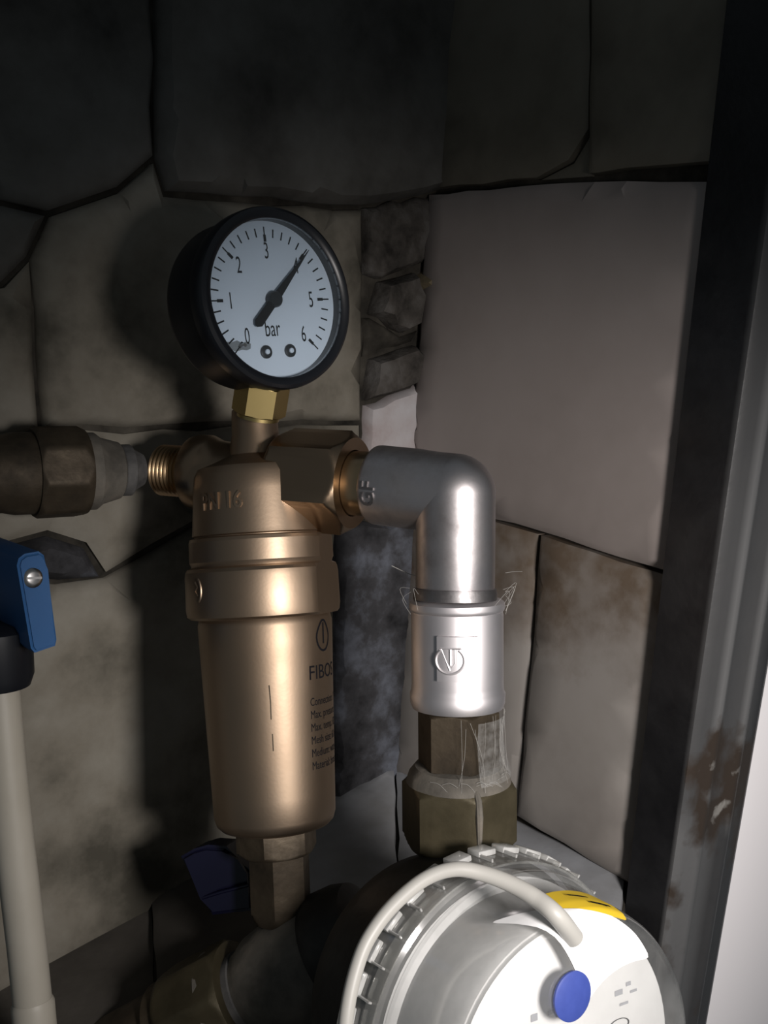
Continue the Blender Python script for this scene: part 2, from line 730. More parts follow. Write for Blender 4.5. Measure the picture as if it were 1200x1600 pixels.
ST = [
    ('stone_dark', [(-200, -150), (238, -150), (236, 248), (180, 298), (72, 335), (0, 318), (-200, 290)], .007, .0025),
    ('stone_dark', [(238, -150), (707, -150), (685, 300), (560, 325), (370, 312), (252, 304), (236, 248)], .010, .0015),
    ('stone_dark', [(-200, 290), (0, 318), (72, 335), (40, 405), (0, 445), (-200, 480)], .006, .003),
    ('stone', [(-200, 480), (0, 445), (40, 405), (50, 560), (60, 672), (0, 690), (-200, 710)], .006, .003),
    ('stone', [(72, 335), (180, 298), (236, 248), (252, 304), (370, 312), (560, 325), (562, 430), (560, 660), (60, 672), (50, 560), (40, 405)], .007, .0015),
    ('rubble', [(560, 325), (682, 302), (672, 405), (620, 425), (585, 438), (562, 430)], .006, .004),
    ('rubble', [(585, 440), (640, 425), (650, 462), (648, 510), (622, 522), (570, 492)], .010, .004),
    ('rubble', [(562, 628), (572, 560), (640, 538), (657, 560), (640, 602)], .009, .004),
    ('stone_ochre', [(634, 442), (670, 412), (671, 448), (662, 466)], .012, .001),
    ('mortar', [(562, 495), (575, 495), (622, 525), (650, 515), (640, 535), (572, 556), (562, 560)], .003, .001),
    ('plaster', [(653, 468), (668, 455), (664, 572), (655, 556)], .009, .002),
    ('plaster', [(565, 632), (640, 605), (664, 575), (650, 775), (608, 812), (555, 812)], .006, .001),
    ('stone', [(60, 672), (560, 660), (555, 810), (300, 816), (160, 898), (128, 850), (70, 832), (0, 850), (-200, 860), (-200, 710), (0, 690)], .005, .002),
    ('stone_mottled', [(70, 832), (128, 850), (156, 902), (85, 908), (0, 900), (-200, 905), (-200, 860), (0, 850)], .009, .003),
    ('stone', [(-200, 905), (85, 908), (160, 898), (300, 818), (520, 812), (512, 1310), (281, 1450), (62, 1530), (-200, 1640)], .007, .0015),
    ('stone_mottled', [(520, 812), (608, 812), (650, 775), (641, 900), (616, 1245), (512, 1310)], .007, .0015),
]
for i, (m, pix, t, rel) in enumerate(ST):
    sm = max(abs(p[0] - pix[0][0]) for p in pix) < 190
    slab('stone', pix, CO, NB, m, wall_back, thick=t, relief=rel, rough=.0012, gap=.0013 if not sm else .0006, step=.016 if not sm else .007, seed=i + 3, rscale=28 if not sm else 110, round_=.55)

TL = [
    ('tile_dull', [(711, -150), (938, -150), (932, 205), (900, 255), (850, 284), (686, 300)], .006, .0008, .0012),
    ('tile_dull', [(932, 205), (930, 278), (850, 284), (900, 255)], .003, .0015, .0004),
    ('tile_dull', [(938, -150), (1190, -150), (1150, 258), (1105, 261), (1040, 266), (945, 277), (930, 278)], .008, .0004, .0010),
    ('tile', [(684, 305), (850, 290), (945, 285), (1105, 285), (1148, 285), (1070, 897), (1030, 885), (856, 830), (785, 812), (650, 772)], .009, .0004, .0008),
    ('tile_stained', [(650, 775), (785, 812), (854, 831), (840, 1040), (819, 1276), (621, 1235)], .006, .0006, .0010),
    ('tile_stained', [(856, 831), (1030, 886), (1070, 898), (1000, 1380), (975, 1366), (819, 1272), (840, 1040)], .008, .0005, .0010),
]
z_hi = hit(930, 850, CO, NR).z
z_lo = hit(930, 1060, CO, NR).z
stain_material(z_lo, z_hi)
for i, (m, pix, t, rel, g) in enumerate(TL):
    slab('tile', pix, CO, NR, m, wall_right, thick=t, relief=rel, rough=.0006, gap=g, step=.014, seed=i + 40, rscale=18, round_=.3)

FT = [
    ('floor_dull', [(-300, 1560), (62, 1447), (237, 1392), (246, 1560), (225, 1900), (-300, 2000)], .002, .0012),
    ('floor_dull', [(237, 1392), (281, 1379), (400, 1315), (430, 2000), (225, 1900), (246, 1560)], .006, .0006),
    ('floor_tile', [(400, 1315), (547, 1240), (619, 1202), (640, 2100), (430, 2000)], .006, .0006),
    ('floor_tile', [(619, 1202), (975, 1366), (980, 1372), (971, 1450), (954, 1600), (925, 1850), (640, 2100)], .004, .0008),
]
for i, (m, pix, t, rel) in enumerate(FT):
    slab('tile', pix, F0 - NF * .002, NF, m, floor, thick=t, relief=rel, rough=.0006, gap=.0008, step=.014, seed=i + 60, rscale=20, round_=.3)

# steel door post and the white wall beyond it
PO = CO + NR * .013


def post():
    bm = bmesh.new()
    lay = bm.verts.layers.float.new('wear')
    sheen_dus = bm.verts.layers.float.new('sheen_dust')
    rows = []
    ys = [-260 + 2160 * i / 40 for i in range(41)]
    l2a, l2b = hit(1248 - .145 * ys[0], ys[0], PO, NR), hit(1248 - .145 * ys[-1], ys[-1], PO, NR)
    nface = (l2b - l2a).cross(NR).normalized()
    prof = [(.0, 0), (.03, .0011), (.08, .0018), (.18, .0018), (.24, .0030), (.28, .0032), (.33, .0026), (.38, .0016), (.60, .0016), (.65, .0028), (.69, .0030),
            (.73, .0024), (.78, .0014), (.92, .0012), (.97, .0006), (1, -.001)]
    for y in ys:
        l1 = hit(1133 - .1113 * y, y, PO, NR)
        l2 = hit(1248 - .145 * y, y, PO, NR)
        l3 = hit(1380.6 - .173 * y, y, l2a, nface)
        out = nface if nface.dot(CAM - l2) > 0 else -nface
        ring = [l1 - NR * .012, l1 - NR * .001, l1 + (l2 - l1) * .03]
        ring += [l1 + (l2 - l1) * t for t in (.3, .6, .9)]
        for s, h in prof:
            ring.append(l2 + (l3 - l2) * s + out * h)
        ring.append(l3 - out * .012)
        ring.append(l2 - out * .012 - NR * .012)
        rows.append((y, ring))
    vs = []
    for y, ring in rows:
        row = []
        for j, p in enumerate(ring):
            v = bm.verts.new(p)
            k = j - 6
            w = 0
            v[sheen_dus] = 0
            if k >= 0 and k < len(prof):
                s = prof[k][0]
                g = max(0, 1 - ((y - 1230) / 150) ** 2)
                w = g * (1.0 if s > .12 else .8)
                v[sheen_dus] = .34 if s < .9 else .1  # lit gloss of the front face, put into the colour as grey
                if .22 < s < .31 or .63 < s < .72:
                    v[sheen_dus] = .75  # highlights along the two ridges, painted lighter
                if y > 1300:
                    v[sheen_dus] = (.62 if s < .6 else .2)
                    w = max(w, .45 * min(1, (y - 1300) / 60))
            v[lay] = w
            row.append(v)
        vs.append(row)
    n = len(vs[0])
    for a, b in zip(vs, vs[1:]):
        for j in range(n):
            bm.faces.new((a[j], a[(j + 1) % n], b[(j + 1) % n], b[j]))
    bm.faces.new(vs[0])
    bm.faces.new(vs[-1][::-1])
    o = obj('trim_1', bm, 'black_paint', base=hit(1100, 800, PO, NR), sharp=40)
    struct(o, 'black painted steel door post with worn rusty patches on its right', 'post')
    # white wall outside, right of the post
    out = nface if nface.dot(CAM - l2a) > 0 else -nface
    o2 = l2a - out * .003
    panel('wall_front', [(1385 + .173 * 260 - 12, -260), (1700, -260), (1500, 1900), (1380.6 - .173 * 1900 - 12, 1900)], o2, out, 'white_paint', .01,
          'bright white painted wall beyond the black steel post', 'wall')


post()

# ------------------------------------------------------------------ pressure gauge
GC = (439, 465)
GD = .352
g0 = P(GC[0], GC[1], GD)
gn = nl(GC[0], GC[1], (.575, -.15, -.80))
gu = nl(GC[0], GC[1], (-.12, -.96, .15))
gu = (gu - gn * gu.dot(gn)).normalized()
GM = frame(g0, gn, gu)          # local x = dial up, z = out of the dial
RG = 142.5 * GD / F
gauge = thing('pressure_gauge', 'round black pressure gauge with a white dial on the brass filter', 'gauge', P(412, 645, .372))


def pol(a, r, z=0):             # a in degrees clockwise from dial up
    t = math.radians(-a)
    return V((r * math.cos(t), r * math.sin(t), z))


D = .0272
bm = bmesh.new()
lathe(bm, [(RG * .90, -D), (RG * .94, -D + .0012), (RG * .955, -D + .003), (RG * .955, -.007)], GM, 72)
obj('case', bm, 'black_plastic', gauge)
bm = bmesh.new()
lathe(bm, [(RG * .965, -.0085), (RG * .995, -.0078), (RG, -.006), (RG, -.0022), (RG * .985, -.0008), (RG * .95, 0), (RG * .90, -.0002), (RG * .870, -.001),
           (RG * .865, -.0055), (RG * .90, -.0065)], GM, 96, close=True)
obj('bezel', bm, 'black_bezel', gauge)
bm = bmesh.new()
lathe(bm, [(RG * .90, -.0075), (RG * .90, -.0055), (RG * .001, -.0055)], GM, 72)
obj('dial', bm, 'dial_white', gauge)
bm = bmesh.new()
lathe(bm, [(RG * .866, -.0022), (RG * .866, -.0012), (RG * .001, -.0012)], GM, 72)
obj('glass', bm, 'glass', gauge, label='clear round gauge glass')
ZD = -.00545
RD = RG * .86
SX = Matrix(((0, 1, 0, 0), (1, 0, 0, 0), (0, 0, -1, 0), (0, 0, 0, 1)))


def dial_text(s, a, r, size, sx=.62, rot=None, x=None, y=None, off=.0):
    b = recentre(text_polys(s, size, sx, 0, off))
    # local dial axes: x is up, -y is right
    if x is None:
        p = pol(a, r)
        ux, uy = p.x, -p.y
    else:
        ux, uy = y, x
    for v in b.verts:
        v.co = GM @ V((ux + v.co.y, -(uy + v.co.x), ZD + .00006))
    return b


def tick(a, r0, r1, w):
    b = bmesh.new()
    p = pol(a, 1)
    q = V((-p.y, p.x, 0))
    cs = [p * r0 + q * w, p * r1 + q * w, p * r1 - q * w, p * r0 - q * w]
    b.faces.new([b.verts.new(GM @ V((c.x, c.y, ZD + .00005))) for c in cs])
    return b


for k in range(7):
    b = dial_text(str(k), -135 + 45 * k, RD * .63, RD * .30, .55, off=-.0)
    obj('numeral', b, 'ink', gauge, sharp=0)
for k in range(31):
    a = -135 + 9 * k
    if k % 5 == 0:
        b = tick(a, RD * .74, RD * .83, RD * .020)
        merge(b, tick(a, RD * .82, RD * .93, RD * .009))
    else:
        b = tick(a, RD * .80, RD * .91, RD * .010)
    obj('tick_mark', b, 'ink', gauge, sharp=0)
obj('unit_lettering', dial_text('bar', 0, 0, RD * .30, .62, x=-RD * .04, y=-RD * .36), 'ink', gauge, sharp=0)
# needle
bm = bmesh.new()
na = 45
p = pol(na, 1)
q = V((-p.y, p.x, 0))


def dm(*pp):
    return [(v.x, v.y) for v in pp]


NM = GM @ Matrix.Translation((0, 0, -.0038))
prism(bm, dm(p * RD * .90, p * RD * .05 + q * RD * .055, p * -RD * .42 + q * RD * .062, p * -RD * .47 + q * RD * .02, p * -RD * .47 - q * RD * .02, p * -RD * .42 - q * RD * .062,
             p * RD * .05 - q * RD * .055), 0, .0006, NM)
needle = obj('needle', bm, 'ink', gauge)
bm = bmesh.new()
lathe(bm, [(RD * .105, -.0052), (RD * .105, -.0030), (RD * .09, -.0024), (RD * .03, -.0023)], GM, 32)
obj('hub', bm, 'pin_dark', needle)
for sx in (-.19, .19):
    bm = bmesh.new()
    lathe(bm, [(RD * .085, ZD - .0002), (RD * .085, ZD + .0006), (RD * .05, ZD + .0009)], GM @ Matrix.Translation((-RD * .66, -RD * (sx + .0), 0)), 28)
    s = obj('screw', bm, 'pin_dark', gauge)
    bm = bmesh.new()
    lathe(bm, [(RD * .035, ZD + .0008), (RD * .032, ZD + .0014), (RD * .012, ZD + .0017)], GM @ Matrix.Translation((-RD * .66, -RD * sx, 0)), 18)
    obj('rivet', bm, 'dial_white', s)
# stop pin at the zero mark with its smeared print
bm = bmesh.new()
sp = pol(-135, RD * .80)
tube(bm, [GM @ V((sp.x, sp.y, ZD)), GM @ V((sp.x, sp.y, ZD + .003))], RD * .026, 14)
obj('stop_pin', bm, 'screw_steel', gauge)
bm = bmesh.new()
blob = [(.16, .02), (.10, .05), (.03, .035), (-.04, .07), (-.12, .05), (-.2, .06), (-.17, -.02), (-.08, -.07), (.02, -.05), (.09, -.06), (.15, -.04)]
bm.faces.new([bm.verts.new(GM @ V((sp.x + y * RD, sp.y - x * RD, ZD + .00004))) for x, y in blob])
obj('smear', bm, 'smear', gauge, sharp=0)
# threaded socket: hexagon under the case and thin washer
FTOP = P(403, 652, .3745)
g_st = P(410, 622, .372)
ax = (P(411, 600, .371) - FTOP).normalized()
SM = frame(FTOP, ax)
bm = bmesh.new()
hexnut(bm, .0099, .0012, .0125, SM, rot=math.radians(-28), ch0=.0006, ch1=.0006)
obj('socket_hexagon', bm, 'brass_bright', gauge, label='bright yellow brass hexagon under the gauge case')
bm = bmesh.new()
lathe(bm, [(.0066, -.0005), (.0078, -.0002), (.0078, .0010), (.0066, .0013)], SM, 40)
obj('washer', bm, 'brass_bright', gauge)
bm = bmesh.new()
lathe(bm, [(.0068, .012), (.0068, .0225)], SM, 32)
obj('neck', bm, 'black_plastic', gauge)

# ------------------------------------------------------------------ water filter
A0 = P(400, 700, .386)
A1 = P(431, 1290, .379)
FA = (A1 - A0).normalized()
FM = frame(A0, FA)             # z runs down the filter, x faces the camera


def fz(py):                     # height along the filter axis for a pixel row
    t = (py - 700) / 590.0
    return (A1 - A0).length * t


PXF = .383 / F
filt = thing('water_filter', 'tan brass water filter with a ribbed collar and tall smooth cup', 'water filter', A1)
bm = bmesh.new()
lathe(bm, [(35 * PXF, fz(640)), (36 * PXF, fz(655)), (37 * PXF, fz(680)), (44 * PXF, fz(712)), (70 * PXF, fz(724)), (93 * PXF, fz(733)), (99 * PXF, fz(745)),
           (101 * PXF, fz(770)), (105 * PXF, fz(828)), (106 * PXF, fz(836)), (103 * PXF, fz(838)), (103 * PXF, fz(845))], FM, 72)
obj('head', bm, 'brass', filt)
bm = bmesh.new()
YF = (FM.to_3x3() @ V((0, 1, 0)))
sgn = 1 if YF.dot(RT) > 0 else -1


def flat_lathe(bm, prof, M, a0, k, seg=120):
    rr = []
    for r, z in prof:
        ring = []
        for j in range(seg):
            a = 2 * PI * j / seg
            q = r
            for c in (a0, a0 + PI):
                t = math.cos(a - c)
                if t > .1:
                    q = min(q, k / t)
            ring.append((q * math.cos(a), q * math.sin(a), z))
        rr.append(ring)
    rings(bm, rr, M)


if True:
    flat_lathe(bm, [(100 * PXF, fz(838)), (110 * PXF, fz(841)), (111.5 * PXF, fz(846)), (112 * PXF, fz(877)), (110 * PXF, fz(881)), (109 * PXF, fz(884)), (116 * PXF, fz(887)), (119 * PXF, fz(892)),
               (120 * PXF, fz(900)), (120.5 * PXF, fz(950)), (119 * PXF, fz(960)), (114 * PXF, fz(964)), (100 * PXF, fz(965))], FM, sgn * math.radians(68), 107 * PXF)
obj('collar', bm, 'brass', filt, sharp=14)


def bowl_r(z):
    t = (z - fz(965)) / (fz(1270) - fz(965))
    return (104.5 - 11 * max(0, min(1, t))) * PXF


bm = bmesh.new()
pr = [(98 * PXF, fz(960)), (102 * PXF, fz(966)), (104 * PXF, fz(975))]
for i in range(1, 9):
    z = fz(975) + (fz(1270) - fz(975)) * i / 8
    pr.append((bowl_r(z), z))
pr += [(90 * PXF, fz(1281)), (84 * PXF, fz(1287)), (72 * PXF, fz(1291)), (50 * PXF, fz(1292))]
lathe(bm, pr, FM, 72)
bowl = obj('cup', bm, 'brass', filt)
bm = bmesh.new()
hexnut(bm, 63 * PXF, fz(1289), fz(1331), FM, rot=math.radians(18), ch0=.001, ch1=.0016)
obj('drain_hexagon', bm, 'brass_old', filt, label='dull brass hexagon at the bottom of the cup')
# through tube with its left hub and threaded stub, and the short right stub
R0 = P(597, 758, .366)
R1 = P(262, 735, .404)
RA = (R0 - R1).normalized()
RM = frame(R1, RA)             # z runs to the right along the pipe
RL = (R0 - R1).length


def rz(px):
    # distance along the run whose projection falls at column px
    lo, hi = -.03, RL * 1.3
    for _ in range(40):
        mid = (lo + hi) / 2
        c = R1 + RA * mid - CAM
        if W / 2 + F * c.dot(RT) / c.dot(FW) < px:
            lo = mid
        else:
            hi = mid
    return lo


bm = bmesh.new()
lathe(bm, [(.0085, rz(304)), (.0142, rz(306)), (.0148, rz(314)), (.0148, rz(328)), (.0140, rz(335)), (.0130, rz(343)), (.0126, rz(356)), (.0124, rz(440)), (.0135, rz(452)), (.0135, rz(470))], RM, 56)
obj('through_tube', bm, 'brass_nut', filt)
bm = bmesh.new()
zz = rz(254)
pr = [(.0088, zz)]
z1 = rz(306)
k = 0
while zz < z1:
    pr += [(.0099, zz + .0003), (.0101, zz + .0006), (.0090, zz + .0012), (.0088, zz + .0015)]
    zz += .0018
lathe(bm, pr, RM, 48)
obj('pipe_thread', bm, 'brass_smooth', filt, label='shiny brass pipe thread at the left port')
# cast lettering on the head
ph = -.52
bm = text_polys('PN 16', .0085, .82, .0004, .0001)
recentre(bm)
for v in bm.verts:
    v.co.y *= -1
    v.co.x *= -1
# x round the axis: with z down and x to the camera, positive angle runs to the image left or right depending on the frame
YF = (FM.to_3x3() @ V((0, 1, 0)))
sgn = 1 if YF.dot(RT) > 0 else -1
for v in bm.verts:
    v.co.x *= -sgn
wrap(bm, FM, 102 * PXF, sgn * math.radians(-34), fz(786), .0012, lift=.0002)
obj('cast_lettering', bm, 'brass', filt, sharp=20)
# cast flow mark on the collar
bm = bmesh.new()
tube(bm, [V((.0022 * math.cos(t), .0042 * math.sin(t), 0)) for t in [(-1.25 + 2.5 * i / 10) for i in range(11)]], .0005, 8)
tube(bm, [V((-.0012, -.003, 0)), V((.0003, -.0012, 0)), V((-.0014, .0004, 0)), V((.0004, .0022, 0))], .0004, 8)
for v in bm.verts:
    v.co.x *= sgn
wrap(bm, FM, 120 * PXF, sgn * math.radians(-54), fz(918), None)
obj('cast_mark', bm, 'brass', filt, sharp=20)


# printing on the cup
def print_line(s, x_in, py, size, sx=.8, ang=47):
    b = text_polys(s, size, sx, 0, .0)
    for v in b.verts:
        v.co.y *= -1
        v.co.x = (v.co.x + x_in) * sgn
    wrap(b, FM, bowl_r, sgn * math.radians(ang), fz(py), .0015, lift=.00008)
    return b


A_ = 36
obj('printed_name', print_line('FIBOS', 0, 1061, .0072, .95, A_), 'ink', bowl, sharp=0)
for s, py in (('Connection: 1"', 1100), ('Max. pressure: 16 bar', 1119), ('Max. temp.: 80 C', 1138), ('Mesh size: 60 um', 1157), ('Medium: water', 1176), ('Material: brass', 1195)):
    obj('printed_line', print_line(s, .0004, py, .0041, .75, A_), 'ink', bowl, sharp=0)
b = bmesh.new()
N_ = 26


def arc_ribbon(b, pts, w):
    vs = []
    for i, pt in enumerate(pts):
        t = (V(pts[min(i + 1, len(pts) - 1)]) - V(pts[max(i - 1, 0)])).normalized()
        nn = V((-t.y, t.x, 0))
        vs.append((b.verts.new(V(pt) + nn * w), b.verts.new(V(pt) - nn * w)))
    for q0, q1 in zip(vs, vs[1:]):
        b.faces.new((q0[0], q0[1], q1[1], q1[0]))


# drop outline with a bar inside
arc_ribbon(b, [V((.0042 * math.sin(t) * (1 - .35 * max(0, math.cos(t))), -.0055 * math.cos(t), 0)) for t in [2 * PI * i / N_ for i in range(N_ + 1)]], .00038)
arc_ribbon(b, [V((0, -.0046, 0)), V((0, -.001, 0)), V((0, .003, 0))], .0004)
for v in b.verts:
    v.co.x = (v.co.x + .0088) * sgn
wrap(b, FM, bowl_r, sgn * math.radians(A_), fz(997), .0015, lift=.00008)
obj('printed_drop', b, 'ink', bowl, sharp=0)
# scratch down the front of the cup
b = bmesh.new()
arc_ribbon(b, [V((0, 0, 0)), V((.0002, .006, 0)), V((.0001, .012, 0))], .0002)
arc_ribbon(b, [V((.0003, .017, 0)), V((.0003, .023, 0))], .00018)
for v in b.verts:
    v.co.x *= sgn
wrap(b, FM, bowl_r, sgn * math.radians(.5), fz(1062), None, lift=.00008)
obj('scratch', b, 'brass_old', bowl, sharp=0)

# ------------------------------------------------------------------ union nut between filter and elbow
un = thing('union_nut', 'large dark brass hexagonal union nut joining filter to elbow', 'nut', R1 + RA * rz(500) - UPV * .016)
bm = bmesh.new()
hexnut(bm, .0192, rz(442), rz(553), RM, rot=math.radians(24), ch0=.0024, ch1=.0032, bore=.0121)
obj('hexagon', bm, 'brass_nut', un)
bm = bmesh.new()
lathe(bm, [(.0112, rz(455)), (.0117, rz(553)), (.0117, rz(585)), (.0112, rz(598))], RM, 48)
obj('tail_piece', bm, 'brass_smooth', un, label='smooth bright brass tube leaving the nut')

# ------------------------------------------------------------------ elbow
E0 = R1 + RA * rz(587)
EC = P(712, 771, .3515)
E1 = P(711, 921, .3515)
EA = (EC - E0).normalized()
ED = (E1 - EC).normalized()
PE = .3515 / F
re = 62.5 * PE
elbow = thing('pipe_elbow', 'silvery nickel plated pipe elbow turning down from the union nut', 'pipe elbow', E1)
bm = bmesh.new()
EM = frame(E0, EA)
L = (EC - E0).length
lathe(bm, [(re * .80, .004), (re * .80, 0), (re * .95, 0), (re * 1.03, .0008), (re * 1.04, .002), (re * 1.035, L * .5), (re * 1.0, L * .75), (re * .995, L)], EM, 64)
EMD = frame(EC, ED)
lathe(bm, [(re * .995, 0), (re * .99, (E1 - EC).length - .0008), (re * .97, (E1 - EC).length)], EMD, 64)
s = bmesh.ops.create_uvsphere(bm, u_segments=48, v_segments=32, radius=re * .997)
for v in s['verts']:
    v.co = EMD @ v.co
body = obj('elbow_body', bm, 'nickel', elbow, sharp=50)
bm = text_polys('GF', .0078, .95, .0004, .0001)
recentre(bm)
EY = EM.to_3x3() @ V((0, 1, 0))
up_s = 1 if EY.dot(UPV) > 0 else -1
for v in bm.verts:              # reads upwards: text x -> round the pipe (up), text y -> against the axis (left)
    x, y = v.co.x, v.co.y
    v.co.x = x * up_s
    v.co.y = -y
wrap(bm, EM, re * 1.036, up_s * math.radians(-14), .0047, .0012, lift=.0001)
obj('cast_lettering', bm, 'nickel_dull', elbow, sharp=20)
bm = bmesh.new()
dl = (E1 - EC).length
lathe(bm, [(re * .80, dl - .001), (re * 1.03, dl - .0004), (re * 1.05, dl + .001), (re * 1.05, dl + .0034), (re * .9, dl + .0038)], EMD, 56)
obj('sealing_ring', bm, 'nickel_dull', elbow, label='dull grey ring at the lower end of the elbow')

# ------------------------------------------------------------------ coupling
K0 = P(714, 936, .352)
K1 = P(715, 1105, .3535)
KA = (K1 - K0).normalized()
KM = frame(K0, KA)
KL = (K1 - K0).length
rk = 74 * .3525 / F
coup = thing('pipe_coupling', 'pale nickel plated coupling with a raised emblem below the elbow', 'coupling', K1)
bm = bmesh.new()
lathe(bm, [(rk * .84, 0), (rk * .94, .0002), (rk * 1.0, .0010), (rk * 1.01, .0026), (rk * .99, .0036), (rk * .965, .0040), (rk * .965, .0046), (rk * .975, .0052), (rk * .97, KL - .0085), (rk * .98, KL - .0062),
           (rk * 1.01, KL - .0052), (rk * 1.0, KL - .0020), (rk * .96, KL - .0003), (rk * .80, KL)], KM, 80)
obj('coupling_body', bm, 'nickel_clean', coup)
KY = KM.to_3x3() @ V((0, 1, 0))
ks = 1 if KY.dot(RT) > 0 else -1
pk = .0002203                   # metres per photo pixel here


def emblem():
    b = bmesh.new()
    a = math.radians(-6) * ks
    rc = rk * .972
    zc = KL * (1022 - 936) / 177
    # raised square pad
    n = 8
    x0, x1, y0, y1, h = -22 * pk, 38 * pk, -36 * pk, 33 * pk, .0013
    ring = [(x0 + (x1 - x0) * i / n, y0) for i in range(n)] + [(x1, y0), (x1, y1)] + [(x1 + (x0 - x1) * i / n, y1) for i in range(1, n)] + [(x0, y1)]
    lo = [b.verts.new((x, y, -.0005)) for x, y in ring]
    hi = [b.verts.new((x * .98, y * .98, h)) for x, y in ring]
    m = len(ring)
    for i in range(m):
        b.faces.new((lo[i], lo[(i + 1) % m], hi[(i + 1) % m], hi[i]))
    # top as strips so it bends
    for i in range(n):
        aa, bb = hi[i], hi[i + 1]
        j = m - 1 - i
        cc, dd = hi[j], hi[j - 1]
        b.faces.new((aa, bb, dd, cc))
    for v in b.verts:
        v.co.x *= ks
    wrap(b, KM, rc, a, zc, None)
    pad = obj('emblem_pad', b, 'nickel_clean', coup, sharp=30)
    # ring with a V and an upright bar
    b = bmesh.new()
    r = 20 * pk
    pts = [V((-3 * pk + r * math.sin(t), r * math.cos(t), .0012)) for t in [math.radians(-140 + 280 * i / 28) for i in range(29)]]
    tube(b, pts, 2.2 * pk, 8)
    tube(b, [V((-15 * pk, -17 * pk, .0009)), V((-3 * pk, 15 * pk, .0010))], 2.2 * pk, 8)
    tube(b, [V((-2 * pk, -17 * pk, .0010)), V((-2 * pk, 7 * pk, .0010))], 2.8 * pk, 8)
    tube(b, [V((-3 * pk, 15 * pk, .0010)), V((4 * pk, 4 * pk, .0010)), V((4 * pk, -17 * pk, .0010))], 1.6 * pk, 8)
    tube(b, [V((-16 * pk, -18 * pk, .0010)), V((0, -18 * pk, .0010)), V((13 * pk, -18 * pk, .0010))], 2.2 * pk, 8)
    for v in b.verts:
        v.co.x *= ks
    wrap(b, KM, rc, a, zc, None)
    obj('emblem', b, 'nickel_clean', pad, sharp=40)


emblem()

# ------------------------------------------------------------------ compression fitting below the coupling
H0 = P(716, 1108, .3535)
H1 = P(717, 1325, .3575)
HA = (H1 - H0).normalized()
HM = frame(H0, HA)
HL = (H1 - H0).length


def hz(py):
    return HL * (py - 1108) / 217.0


HY = HM.to_3x3() @ V((0, 1, 0))
hs = 1 if HY.dot(RT) > 0 else -1
pn = .3555 / F
fit = thing('compression_fitting', 'old brass hexagonal adaptor and big tarnished nut above the meter', 'pipe fitting', H1)
bm = bmesh.new()
hexnut(bm, 64 * pn, hz(1106), hz(1196), HM, rot=hs * math.radians(20), ch0=.001, ch1=.001)
obj('adaptor_hexagon', bm, 'brass_old', fit)
bm = bmesh.new()
lathe(bm, [(50 * pn, hz(1190)), (68 * pn, hz(1194)), (78 * pn, hz(1206)), (82 * pn, hz(1218)), (70 * pn, hz(1224))], HM, 56)
obj('shoulder', bm, 'brass_dusty', fit, label='dusty grey sloping shoulder of the nut')
bm = bmesh.new()
hexnut(bm, 91 * pn, hz(1214), hz(1318), HM, rot=hs * math.radians(20), ch0=.0028, ch1=.0028)
nut = obj('nut', bm, 'brass_olive', fit)
bm = bmesh.new()
bx = HM @ Matrix.Rotation(hs * math.radians(20), 4, 'Z')
tube(bm, [bx @ V((70 * pn, 0, hz(1205))), bx @ V((86 * pn, 0, hz(1222))), bx @ V((90 * pn, 0, hz(1245))), bx @ V((89.5 * pn, 0, hz(1300)))], [.0008, .0012, .0013, .0007], 8)
obj('burr', bm, 'brass_dusty', nut, label='pale scraped burr down one corner')

# ------------------------------------------------------------------ water meter
MP = (748, 1587)
MD = .325
mc = P(MP[0], MP[1], MD)
mn = nl(MP[0], MP[1], (.61, .34, -.715))
MM = frame(mc, mn, UPV)
RM_ = 264 * MD / F
meter = thing('water_meter', 'water meter under a clear plastic domed cover with castellated ring', 'water meter', mc - UPV * .05)
bm = bmesh.new()
lathe(bm, [(RM_ * .35, -.042), (RM_ * .66, -.039), (RM_ * .80, -.032), (RM_ * .84, -.024), (RM_ * .85, -.008), (RM_ * .92, -.004), (RM_ * .92, -.001)], MM, 72)
obj('meter_body', bm, 'iron', meter, label='black iron body behind the clear ring')
bm = bmesh.new()
tube(bm, [H1 - HA * .004, H1 + HA * .006, H1 + HA * .018 + cv(-.003, 0, 0), H1 + HA * .034 + cv(-.006, 0, -.008)], [.0130, .0150, .0175, .0185], 40)
obj('inlet_pipe', bm, 'brass_dusty', meter, label='dusty grey inlet under the big nut')

# clear castellated ring
NT = 34
LZ = .0135
bm = bmesh.new()
lathe(bm, [(RM_ * .945, 0), (RM_ * .966, 0), (RM_ * .962, LZ * .9), (RM_ * .955, LZ), (RM_ * .94, LZ)], MM, 96, close=True)
ring = obj('locking_ring', bm, 'clear_ring', meter, label='clear plastic ring with a toothed edge', sharp=30)
tooth_me = None
for k in range(NT):
    a = 2 * PI * k / NT
    M = MM @ Matrix.Rotation(a, 4, 'Z')
    w = RM_ * PI / NT
    if k == 0:
        bm = bmesh.new()
        box(bm, M, RM_ * .963, RM_ * 1.0, -w * .70, w * .70, 0, .0062, .0005, 2)
        box(bm, M, RM_ * .963, RM_ * .986, w * .50, w * .64, .004, LZ * .9, .0002, 1)
        o = obj('tooth', bm, 'clear_edge', ring, sharp=30)
        tooth0, inv0 = o, (Matrix.Translation(-BASE[meter.name]) @ M).inverted()
    else:
        o = tooth0.copy()
        C.objects.link(o)
        o.parent = ring
        o.matrix_local = (Matrix.Translation(-BASE[meter.name]) @ M) @ inv0

# clear dome
DOME = [(.945, .0075), (.945, .0118), (.955, .0125), (.955, .0138), (.925, .0145), (.915, .0165), (.925, .0175), (.92, .0188), (.885, .0195), (.872, .030), (.862, .0385), (.845, .0430), (.815, .0458), (.77, .0470)]


